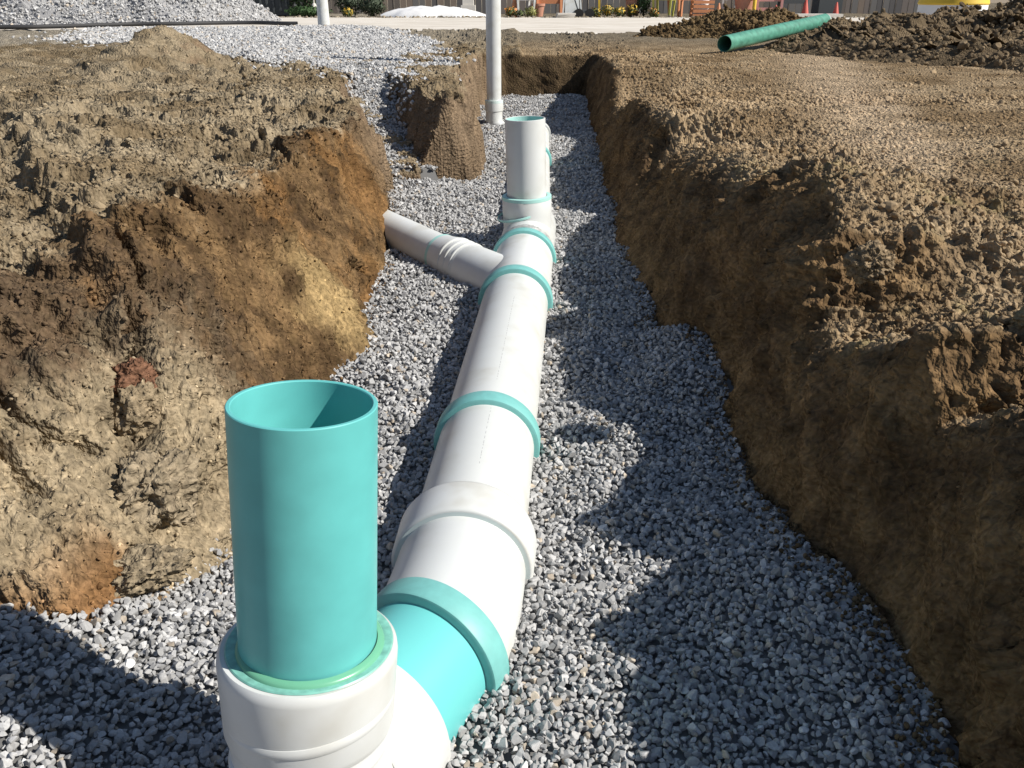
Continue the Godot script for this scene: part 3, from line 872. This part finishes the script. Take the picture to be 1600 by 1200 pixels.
func background() -> void:
	var g := G - 0.01
	# the road across
	var vs := PackedVector3Array(); var ns := PackedVector3Array(); var cs := PackedColorArray(); var ix := PackedInt32Array()
	var nx := 260; var nf := 60
	for j in nf + 1:
		for i in nx + 1:
			var x := -22.0 + 48.0 * i / nx
			var f0 := 13.3 + 0.9 * n_big.get_noise_2d(x * 0.12, 3.0) + 1.4 * smoothstep(0.5, -4.0, x) + 0.4 * n_mid.get_noise_2d(x * 0.1, 3.0)
			var f := lerpf(f0, 21.9, j / float(nf))
			vs.append(V(x, G + 0.042 * smoothstep(0.0, 0.04, j / float(nf)) - 0.02 + 0.01 * n_mid.get_noise_2d(x * 0.2, f * 0.2), f))
			ns.append(Vector3.UP)
			var t := clampf(0.5 + 0.9 * n_tint.get_noise_2d(x * 0.25, f * 1.1) + 0.5 * n_big.get_noise_2d(x * 0.5, f * 1.2), 0, 1)
			cs.append(Color(0.52, 0.475, 0.41).lerp(Color(0.66, 0.62, 0.56), t))
	for j in nf:
		for i in nx:
			var k := j * (nx + 1) + i
			ix.append_array([k, k + nx + 1, k + 1, k + 1, k + nx + 1, k + nx + 2])
	var rd := part("road", arrays_mesh(vs, ns, PackedVector2Array(), cs, ix), M.crumb, self)
	tag(rd, "pale dusty road crossing behind the trench", "road", "", "structure")
	# a dark hose between pile and gravel spread
	var rings := []
	var hp := [[-9.6, 13.2], [-7.4, 13.8], [-6.0, 15.2], [-4.6, 16.0], [-3.6, 15.5]]
	var cv := Curve3D.new()
	for p in hp: cv.add_point(V(p[0], G + 0.075, p[1]), Vector3(-0.5, 0, 0.05), Vector3(0.5, 0, -0.05))
	var bl := cv.get_baked_length()
	for i in 60:
		var q := cv.sample_baked(bl * i / 59.0); var q2 := cv.sample_baked(minf(bl, bl * i / 59.0 + 0.05)); var q1 := cv.sample_baked(maxf(0, bl * i / 59.0 - 0.05))
		rings.append([q, (q2 - q1).normalized(), 0.032])
	var hz := part("drain_hose", sweep(rings, 14), M.hose, self)
	tag(hz, "dark drain hose lying in front of the grey stone pile", "hose")
	# cream wall and left heap
	var w := thing("boundary_wall", "cream rendered wall behind the brown heap at far left", "wall", V(-12.5, g, 24.5))
	slab("wall_face", Vector3(5.6, 1.9, 0.2), Vector3(0, 0.95, 0), M.cream, w)
	slab("coping", Vector3(5.7, 0.08, 0.28), Vector3(0, 1.94, 0), M.pale_stone, w)
	# plank fence
	var fe := thing("plank_fence", "weathered dark plank fence closing the view across the road", "fence", V(2.0, g, 27.5))
	var r2 := RandomNumberGenerator.new(); r2.seed = 9
	var bm := box_mesh(Vector3(0.17, 1.9, 0.03))
	var x := -10.2
	while x < 10.2:
		var b := part("board", bm, M["board%d" % (r2.randi() % 5)], fe)
		b.position = Vector3(x, 0.95 + r2.randf_range(-0.03, 0.03), r2.randf_range(-0.012, 0.012))
		x += 0.185
	for i in 9: slab("post", Vector3(0.12, 2.0, 0.12), Vector3(-10.0 + i * 2.5, 1.0, -0.1), M.board0, fe)
	slab("rail", Vector3(20.4, 0.09, 0.04), Vector3(0, 0.5, -0.055), M.board1, fe)
	slab("rail", Vector3(20.4, 0.09, 0.04), Vector3(0, 1.4, -0.055), M.board1, fe)
	# storage container
	var c := thing("storage_container", "dark grey ribbed container beside the green hedge", "container", V(bx(412, 24.5), g, 25.0))
	slab("body", Vector3(1.5, 1.3, 1.4), Vector3(0, 0.68, 0), M.dark_steel, c)
	for i in 9: slab("rib", Vector3(0.05, 1.2, 0.04), Vector3(-0.68 + i * 0.17, 0.68, 0.715), M.dark_steel, c)
	slab("lid", Vector3(1.58, 0.08, 1.48), Vector3(0, 1.37, 0), M.dark_steel, c)
	# hedge, shrubs
	shrub("low clipped bright green hedge left of the red-capped pipe", "hedge", V(bx(482, 23), g, 23), Vector3(0.58, 0.13, 0.25), M.leaf_a, 1500, 0.035, 1)
	shrub("tall deep green shrub behind the low clipped hedge", "shrub", V(bx(478, 24.4), g, 24.4), Vector3(0.75, 0.55, 0.35), M.leaf_b, 1800, 0.05, 2)
	shrub("dark shrub just right of the red-capped pipe", "shrub", V(bx(548, 24), g, 24), Vector3(0.42, 0.34, 0.3), M.leaf_c, 1000, 0.045, 3)
	shrub("dark shrub touching the left end of the white sheeting", "shrub", V(bx(583, 23.6), g, 23.6), Vector3(0.36, 0.26, 0.3), M.leaf_c, 900, 0.045, 4)
	shrub("small plant with yellow and orange flowers by the dark shrubs", "flowers", V(bx(543, 22.8), g, 22.8), Vector3(0.15, 0.11, 0.12), M.leaf_d, 260, 0.03, 5, "", M.flower_y)
	var lp := thing("garden_lamp", "thin pale garden lamp post over the low hedge", "lamp post", V(bx(492, 23.6), g, 23.6))
	part("pole", sweep(along(Vector3.ZERO, Vector3.UP, [[0.0, 0.02], [1.3, 0.016]]), 12), M.pale_stone, lp)
	part("foot", sweep(along(Vector3.ZERO, Vector3.UP, [[0.20, 0.0], [0.20, 0.10], [0.25, 0.08], [0.33, 0.03]]), 16), M.pale_stone, lp)
	part("lamp_head", sweep(along(Vector3.ZERO, Vector3.UP, [[1.28, 0.05], [1.45, 0.09], [1.5, 0.0]]), 16), M.dark_steel, lp)
	# white sheeting
	var sh := thing("white_sheeting", "bright white plastic sheeting over a low mound across the road", "plastic sheet", V(bx(680, 22.6), g, 22.6))
	var sv := PackedVector3Array(); var sn := PackedVector3Array(); var si := PackedInt32Array()
	for j in 25:
		for i in 72:
			var a := TAU * i / 72.0; var r := j / 24.0
			var e := 1.0 + 0.14 * n_mid.get_noise_2d(cos(a) * 0.15, sin(a) * 0.15)
			var p := Vector3(cos(a) * r * 1.36 * e, 0, sin(a) * r * 0.6 * e)
			p.y = 0.25 * pow(1.0 - pow(r, 3.0), 0.8) * (1.0 - 0.25 * smoothstep(0.2, 1.3, p.x)) + 0.05 * n_mid.get_noise_2d(p.x * 0.35, p.z * 0.35) * (1 - r) + 0.012
			sv.append(p); sn.append(Vector3.ZERO)
	for j in 24:
		for i in 72:
			var k := j * 72 + i; var k1 := j * 72 + (i + 1) % 72
			si.append_array([k, k1, k + 72, k1, k1 + 72, k + 72])
	for t in range(0, si.size(), 3):
		var n := (sv[si[t + 2]] - sv[si[t]]).cross(sv[si[t + 1]] - sv[si[t]])
		if n.y < 0: n = -n
		for e in 3: sn[si[t + e]] += n
	for i in sn.size(): sn[i] = sn[i].normalized() if sn[i].length() > 1e-10 else Vector3.UP
	part("sheet", arrays_mesh(sv, sn, PackedVector2Array(), PackedColorArray(), wound(sv, sn, si)), M.white_sheet, sh)
	var ws := []
	for i in 70:
		var a := r2.randf() * PI
		ws.append([sh.position + Vector3(cos(a) * 1.4, 0.03, sin(a) * 0.66 + 0.03), r2.randf_range(0.02, 0.05), Color(0.32, 0.27, 0.2) * r2.randf_range(0.6, 1.4)])
	scatter("edge_stone", ws, stones, M.stone, sh)
	var pl := thing("stone_pillar", "pale square pillar standing behind the white sheeting", "pillar", V(bx(732, 23.6), g, 23.6))
	slab("shaft", Vector3(0.28, 1.5, 0.28), Vector3(0, 0.75, 0), M.pale_stone, pl)
	slab("plinth", Vector3(0.36, 0.28, 0.36), Vector3(0, 0.14, 0), M.pale_stone, pl)
	slab("cap", Vector3(0.38, 0.08, 0.38), Vector3(0, 1.54, 0), M.pale_stone, pl)
	# things standing about across the road
	shrub("yellow and orange flowers right of the tall white pipe", "flowers", V(bx(797, 22.3), g, 22.3), Vector3(0.14, 0.13, 0.12), M.leaf_d, 260, 0.03, 6, "", M.flower_o)
	cone("orange cone behind the flowers nearest the tall pipe", V(bx(804, 22.9), g, 22.9), 0.5, M.orange)
	chair("white plastic chair near the tall white pipe", V(bx(818, 23.0), g, 23.0), 0.3, M.white)
	shrub("low green plant in front of the white chair", "plant", V(bx(812, 22.2), g, 22.2), Vector3(0.16, 0.10, 0.12), M.leaf_d, 240, 0.03, 7)
	shrub("yellow-green leafy plant left of the orange trestle", "plant", V(bx(830, 22.4), g, 22.4), Vector3(0.17, 0.13, 0.13), M.leaf_e, 260, 0.035, 8)
	pot("round pink clay pot beside the orange trestle", V(bx(841, 23.2), g, 23.2), 0.16, 0.32, M.salmon)
	trestle("orange trestle between the pink pot and the white board", V(bx(858, 23.4), g, 23.4), 0.7, M.orange)
	var ab := thing("sandwich_board", "blank white A-frame board standing across the road", "board", V(bx(893, 22.6), g, 22.6))
	slab("front_panel", Vector3(0.34, 0.72, 0.02), Vector3(0, 0.35, 0.13), M.white, ab, Vector3(-0.25, 0, 0))
	slab("rear_panel", Vector3(0.34, 0.72, 0.02), Vector3(0, 0.35, -0.08), M.white, ab, Vector3(0.25, 0, 0))
	for s in [-1, 1]: slab("leg", Vector3(0.03, 0.78, 0.03), Vector3(0.20 * s, 0.37, 0.13), M.white, ab, Vector3(-0.25, 0, 0.08 * s))
	var ps := thing("paving_slabs", "pale slabs stacked flat in front of the white board", "paving slabs", V(bx(882, 21.9), G + 0.01, 21.7))
	for i in 3: slab("slab", Vector3(0.42, 0.035, 0.3), Vector3(0.01 * i, 0.02 + 0.037 * i, 0.008 * i), M.pale_stone, ps, Vector3(0, 0.05 * i, 0))
	var tw := thing("tool_trolley", "dark two-wheeled trolley right of the white board", "trolley", V(bx(912, 22.3), g, 22.3))
	slab("deck", Vector3(0.4, 0.05, 0.28), Vector3(0, 0.16, 0), M.dark_steel, tw)
	for s in [-1, 1]:
		part("wheel", sweep(along(Vector3(0.13 * s, 0.11, 0.12), Vector3.BACK, [[0.0, 0.0], [0.0, 0.11], [0.05, 0.11], [0.05, 0.0]]), 18), M.dark, tw)
	slab("handle", Vector3(0.03, 0.7, 0.03), Vector3(-0.24, 0.45, 0), M.dark_steel, tw, Vector3(0, 0, 0.35))
	var lab := ["yellow flowering bush nearest the dark trolley", "yellow flowering bush second from the trolley", "yellow flowering bush second from the small conifer", "yellow flowering bush nearest the small conifer"]
	for i in 4:
		shrub(lab[i], "bush", V(bx(930 + i * 19, 22.7), g, 22.7), Vector3(0.17, 0.12 + 0.03 * (i % 2), 0.14), M.leaf_d, 260, 0.03, 10 + i, "yellow bushes along the road", M.flower_y)
	var st := thing("marker_stake", "thin yellow stake behind the yellow bushes", "stake", V(bx(935, 23.2), g, 23.2))
	slab("stake_shaft", Vector3(0.05, 1.1, 0.03), Vector3(0, 0.55, 0), M.yellow, st, Vector3(0, 0, 0.04))
	slab("stake_tip", Vector3(0.06, 0.1, 0.035), Vector3(-0.045, 1.14, 0), M.orange, st)
	shrub("dark green conifer standing among the garden pots", "conifer", V(bx(1005, 22.8), g, 22.8), Vector3(0.2, 0.5, 0.2), M.leaf_b, 900, 0.04, 20)
	pot("tall clay pot just left of the small conifer", V(bx(988, 23.0), g, 23.0), 0.2, 0.5, M.salmon)
	shrub("small plant with yellow flowers right of the conifer", "flowers", V(bx(1021, 22.4), g, 22.4), Vector3(0.14, 0.11, 0.12), M.leaf_d, 220, 0.03, 21, "", M.flower_o)
	chair("yellow-green plastic chair right of the small conifer", V(bx(1036, 22.6), g, 22.6), -0.4, M.lime)
	chair("orange plastic chair beside the yellow-green one", V(bx(1062, 23.0), g, 23.0), 0.5, M.orange)
	var cr := thing("slatted_crate", "orange slatted crate with a white sack beside the chairs", "crate", V(bx(1096, 22.6), g, 22.6))
	for i in 4:
		slab("slat", Vector3(0.5, 0.07, 0.02), Vector3(0, 0.06 + 0.1 * i, 0.2), M.orange, cr)
		slab("slat", Vector3(0.5, 0.07, 0.02), Vector3(0, 0.06 + 0.1 * i, -0.2), M.orange, cr)
		slab("slat", Vector3(0.02, 0.07, 0.38), Vector3(0.24, 0.06 + 0.1 * i, 0), M.orange, cr)
		slab("slat", Vector3(0.02, 0.07, 0.38), Vector3(-0.24, 0.06 + 0.1 * i, 0), M.orange, cr)
	var sk := part("sack", sweep(along(V(bx(1096, 22.6), g + 0.1, 22.6), Vector3.UP, [[0.0, 0.0], [0.0, 0.15], [0.15, 0.18], [0.36, 0.15], [0.44, 0.05], [0.46, 0.0]]), 20), M.white_sheet, self)
	tag(sk, "white sack standing in the orange slatted crate", "sack")
	cone("small orange cone right of the slatted crate", V(bx(1122, 22.4), g, 22.4), 0.34, M.orange)
	chair("white plastic chair left of the big clay pot", V(bx(1138, 23.2), g, 23.2), 0.0, M.white)
	pot("big pinkish clay pot beside the yellow post", V(bx(1162, 22.8), g, 22.8), 0.27, 0.52, M.salmon)
	var yp := thing("yellow_post", "short yellow post between the clay pot and pink barrier", "post", V(bx(1177, 22.5), g, 22.5))
	part("post_shaft", sweep(along(Vector3.ZERO, Vector3.UP, [[0.0, 0.045], [0.9, 0.045], [0.94, 0.02], [0.94, 0.0]]), 14), M.yellow, yp)
	part("post_base", sweep(along(Vector3.ZERO, Vector3.UP, [[0.0, 0.12], [0.03, 0.11], [0.035, 0.04]]), 14), M.dark, yp)
	var pb := thing("plastic_barrier", "faded pink barrier with two rails by the yellow post", "barrier", V(bx(1200, 23.0), g, 23.0))
	for h in [0.18, 0.42, 0.66]: slab("rail", Vector3(0.62, 0.1, 0.03), Vector3(0, h, 0), M.pink, pb)
	for s in [-1, 1]:
		slab("upright", Vector3(0.06, 0.8, 0.04), Vector3(0.3 * s, 0.4, 0.036), M.pink, pb)
		slab("foot", Vector3(0.1, 0.04, 0.4), Vector3(0.3 * s, 0.02, 0), M.dark, pb)
	cone("red cone right of the pink barrier", V(bx(1211, 22.2), g, 22.2), 0.3, M.red)
	var sl := part("concrete_slab", box_mesh(Vector3(1.5, 0.10, 0.5)), M.pale_stone, self)
	sl.position = V(bx(1262, 21.9), g + 0.06, 21.9)
	tag(sl, "long pale concrete slab lying by the red cones", "slab")
	cone("red cone standing at the middle of the pale slab", V(bx(1257, 22.5), g, 22.5), 0.42, M.red)
	cone("red cone beyond the right end of the pale slab", V(bx(1305, 22.3), g, 22.3), 0.36, M.red)
	trestle("grey trestle behind the long pale slab", V(bx(1238, 23.6), g, 23.6), 0.8, M.dark_steel)
	var bn := thing("wheeled_bin", "dark wheeled bin behind the right-hand red cone", "bin", V(bx(1290, 24.4), g, 24.4))
	slab("bin_body", Vector3(0.6, 0.95, 0.6), Vector3(0, 0.55, 0), M.dark_steel, bn)
	slab("bin_lid", Vector3(0.66, 0.06, 0.68), Vector3(0, 1.06, 0), M.dark, bn)
	for s in [-1, 1]: part("wheel", sweep(along(Vector3(0.25 * s, 0.1, -0.28), Vector3.RIGHT, [[0.0, 0.0], [0.0, 0.1], [0.05, 0.1], [0.05, 0.0]]), 16), M.dark, bn)
	# rubble strip along the far edge of the road
	var items := []
	for i in 900:
		var px := r2.randf_range(-5.5, 9.0)
		items.append([V(px, G + 0.02, 21.7 + r2.randf_range(-0.12, 0.35)), 0.015 + 0.05 * pow(r2.randf(), 3.0), Color(0.34, 0.29, 0.22) * r2.randf_range(0.35, 1.5)])
	var o := thing("rubble", "scattered rubble and litter along the far edge of the road", "rubble", V(0, G, 21.7)); o.set_meta("kind", "stuff")
	scatter("rubble_piece", items, stones, M.stone, o)
	# bright bundle behind the long heap
	var tbp := V(bx(1482, 14.6), g, 14.6)
	var tb := thing("tarp_bundle", "bright white, yellow and red bundle behind the long dark heap", "tarp bundle", tbp)
	part("white_wrap", sweep(along(tbp, Vector3.UP, [[0.0, 0.0], [0.0, 0.36], [0.2, 0.5], [0.38, 0.5]]), 40, tbp), M.white_sheet, tb)
	part("yellow_wrap", sweep(along(tbp, Vector3.UP, [[0.38, 0.50], [0.40, 0.515], [0.46, 0.50]]), 40, tbp), M.yellow, tb)
	part("red_wrap", sweep(along(tbp, Vector3.UP, [[0.46, 0.50], [0.58, 0.40], [0.72, 0.2], [0.75, 0.0]]), 40, tbp), M.red, tb)
	# ground out to the horizon
	var pm := PlaneMesh.new(); pm.size = Vector2(900, 900)
	var fg := part("far_ground", pm, M.far_ground, self)
	fg.position = Vector3(0, G - 0.75, 0)
	tag(fg, "brown ground stretching out to the horizon", "ground", "", "structure")

func background_materials() -> void:
	M.hose = mat(0.03, 0.03, 0.032, 0.7)
	M.cream = mat(0.58, 0.48, 0.33, 0.9)
	M.pale_stone = mat(0.60, 0.57, 0.52, 0.9)
	M.dark_steel = mat(0.07, 0.08, 0.085, 0.6)
	M.white_sheet = mat(0.74, 0.74, 0.74, 0.6)
	var bc := [[0.15, 0.13, 0.115], [0.19, 0.165, 0.15], [0.17, 0.165, 0.16], [0.23, 0.185, 0.15], [0.12, 0.115, 0.115]]
	for i in 5: M["board%d" % i] = mat(bc[i][0], bc[i][1], bc[i][2], 0.9)
	M.leaf_a = mat(0.05, 0.105, 0.03, 0.7); M.leaf_b = mat(0.035, 0.075, 0.028, 0.7); M.leaf_c = mat(0.045, 0.065, 0.035, 0.7)
	M.leaf_d = mat(0.10, 0.13, 0.04, 0.7); M.leaf_e = mat(0.30, 0.30, 0.10, 0.7)
	M.bark = mat(0.06, 0.045, 0.03, 0.9)
	M.flower_y = mat(0.65, 0.42, 0.05, 0.7); M.flower_o = mat(0.70, 0.30, 0.05, 0.7)
	M.orange = mat(0.58, 0.24, 0.11, 0.7); M.red = mat(0.55, 0.11, 0.08, 0.7); M.yellow = mat(0.72, 0.48, 0.04, 0.6)
	M.lime = mat(0.50, 0.48, 0.10, 0.6); M.salmon = mat(0.48, 0.24, 0.165, 0.85); M.pink = mat(0.55, 0.28, 0.26, 0.7)
	M.far_ground = mat(0.24, 0.19, 0.13, 1.0)

# ------------------------------------------------------------------ materials
func materials() -> void:
	var soil := mat(1, 1, 1, 1.0)
	soil.vertex_color_use_as_albedo = true
	soil.metallic_specular = 0.15
	soil.albedo_texture = noise_tex(0.055, 4, 0.52, 1.0, 11)
	soil.heightmap_enabled = true
	soil.heightmap_texture = noise_tex(0.035, 5, 0.0, 1.0, 12)
	soil.heightmap_scale = 1.6
	triplanar(soil, 2.6)
	M.soil = soil
	var crumb := mat(1, 1, 1, 1.0)
	crumb.vertex_color_use_as_albedo = true
	crumb.metallic_specular = 0.15
	M.crumb = crumb
	var st := mat(1, 1, 1, 0.9)
	st.vertex_color_use_as_albedo = true
	st.metallic_specular = 0.3
	st.albedo_texture = noise_tex(0.03, 4, 0.82, 1.0, 21)
	triplanar(st, 14.0)
	M.stone = st
	M.gravel_bed = mat(0.16, 0.16, 0.16, 1.0)
	var w := mat(0.64, 0.66, 0.66, 0.42)
	w.albedo_texture = noise_tex(0.006, 5, 0.90, 1.0, 31)
	triplanar(w, 2.0)
	M.white = w
	var wo := mat(0.62, 0.64, 0.632, 0.38)
	wo.albedo_texture = noise_tex(0.008, 5, 0.87, 1.0, 32)
	triplanar(wo, 1.7)
	M.white_old = wo
	M.pale_seal = mat(0.52, 0.60, 0.60, 0.5)
	M.teal = mat(0.13, 0.515, 0.505, 0.42)
	M.teal_gloss = mat(0.14, 0.52, 0.52, 0.3)
	M.teal_ring = mat(0.19, 0.50, 0.48, 0.5)
	M.teal_ring.albedo_texture = noise_tex(0.02, 4, 0.92, 1.0, 33)
	triplanar(M.teal_ring, 4.0)
	M.teal.albedo_texture = noise_tex(0.01, 4, 0.92, 1.0, 34)
	triplanar(M.teal, 3.0)
	M.teal_pale = mat(0.36, 0.62, 0.58, 0.5)
	M.teal_faint = mat(0.60, 0.72, 0.70, 0.5)
	M.primer = mat(0.24, 0.58, 0.49, 0.4)
	M.primer.albedo_texture = noise_tex(0.02, 4, 0.75, 1.0, 35)
	triplanar(M.primer, 6.0)
	M.glue = mat(0.14, 0.40, 0.26, 0.3)
	M.red_cap = mat(0.45, 0.10, 0.08, 0.6)
	M.green_pipe = mat(0.12, 0.40, 0.29, 0.5)
	M.green_pipe.albedo_texture = noise_tex(0.02, 5, 0.6, 1.0, 36)
	triplanar(M.green_pipe, 1.2)
	M.dark = mat(0.02, 0.02, 0.02, 0.9)
	background_materials()
	M.print = mat(0.42, 0.43, 0.43, 0.8)

func _ready() -> void:
	# camera
	var cam := Camera3D.new()
	cam.name = "camera"
	cam.fov = 48.56
	cam.position = Vector3(0, 0.92, 0)
	cam.rotation_degrees = Vector3(-24.6, 0, 0)
	cam.far = 600.0
	cam.near = 0.02
	add_child(cam)
	cam.current = true
	# sky
	var env := Environment.new()
	env.background_mode = Environment.BG_SKY
	var sky := Sky.new()
	var sm := ProceduralSkyMaterial.new()
	sm.sky_top_color = Color(0.46, 0.55, 0.69)
	sm.sky_horizon_color = Color(0.80, 0.84, 0.88)
	sm.ground_horizon_color = Color(0.45, 0.42, 0.38)
	sm.ground_bottom_color = Color(0.30, 0.26, 0.22)
	sm.sky_curve = 0.12
	sky.sky_material = sm
	env.sky = sky
	env.background_energy_multiplier = 0.5
	env.tonemap_mode = Environment.TONE_MAPPER_LINEAR
	env.tonemap_exposure = 1.42
	env.sdfgi_enabled = true
	env.ssao_enabled = true
	env.ssil_enabled = true
	var we := WorldEnvironment.new()
	we.name = "sky"
	we.environment = env
	add_child(we)
	# sun: from the right and a little behind the camera
	var sun := DirectionalLight3D.new()
	sun.name = "sun"
	var az := deg_to_rad(104.0); var elev := deg_to_rad(39.0)
	var to_sun := Vector3(sin(az) * cos(elev), sin(elev), -cos(az) * cos(elev))
	sun.light_energy = 1.5
	sun.light_color = Color(1.0, 0.975, 0.935)
	sun.light_angular_distance = 0.5
	sun.shadow_enabled = true
	add_child(sun)
	sun.look_at_from_position(Vector3.ZERO, -to_sun)
	# noises
	rng.seed = 77
	var defs := [[n_big, 2.6, 3, 1], [n_mid, 9.0, 3, 2], [n_fine, 55.0, 2, 4], [n_tint, 1.7, 3, 5], [n_streak, 14.0, 2, 6]]
	for d in defs:
		d[0].noise_type = FastNoiseLite.TYPE_SIMPLEX_SMOOTH
		d[0].frequency = d[1]; d[0].fractal_octaves = d[2]; d[0].seed = d[3]
	n_cell.noise_type = FastNoiseLite.TYPE_SIMPLEX_SMOOTH
	n_cell.frequency = 23.0; n_cell.fractal_octaves = 2; n_cell.seed = 3
	materials()
	for i in 6: stones.append(stone(2, 11, 0.40, 0.75))
	build_soil()
	var t0 := Time.get_ticks_msec()
	trench_gravel()
	gravel_pad()
	soil_crumbs()
	clods_on_banks()
	var clods := []
	for i in 4: clods.append(stone(1, 5, 0.6, 0.9, 0.12))
	heap("gravel_pile", "tall cone of pale grey crushed stone at the far left", "gravel pile", V(-7.6, G - 0.02, 18.6), 2.9, 2.4, 1.75, 1.0, 0.5, M.soil, [Color(0.55, 0.55, 0.56), Color(0.62, 0.62, 0.63)], 36000, 0.018, 0.045, stones, M.stone, 3.0)
	heap("dirt_heap", "small brown heap of dug soil behind the green pipe", "dirt heap", V(3.25, G - 0.02, 12.6), 1.6, 1.1, 0.32, 0.7, 1.0, M.soil, [Color(0.17, 0.115, 0.06), Color(0.27, 0.19, 0.10)], 7000, 0.008, 0.035, clods, M.crumb, 7.0)
	heap("dirt_heap", "long dark heap of clumpy soil along the right edge", "dirt heap", V(6.7, G - 0.02, 8.9), 3.7, 4.9, 0.44, 0.42, 1.3, M.soil, [Color(0.19, 0.142, 0.09), Color(0.30, 0.225, 0.14)], 45000, 0.009, 0.04, clods, M.crumb, 19.0)
	heap("dirt_heap", "low tan heap of soil in front of the cream wall at far left", "dirt heap", V(-11.0, G - 0.02, 19.5), 1.9, 1.4, 0.5, 0.7, 1.0, M.soil, [Color(0.22, 0.15, 0.08), Color(0.32, 0.23, 0.13)], 2500, 0.01, 0.05, clods, M.crumb, 29.0)
	pipes()
	background()
	print("objects ms ", Time.get_ticks_msec() - t0)
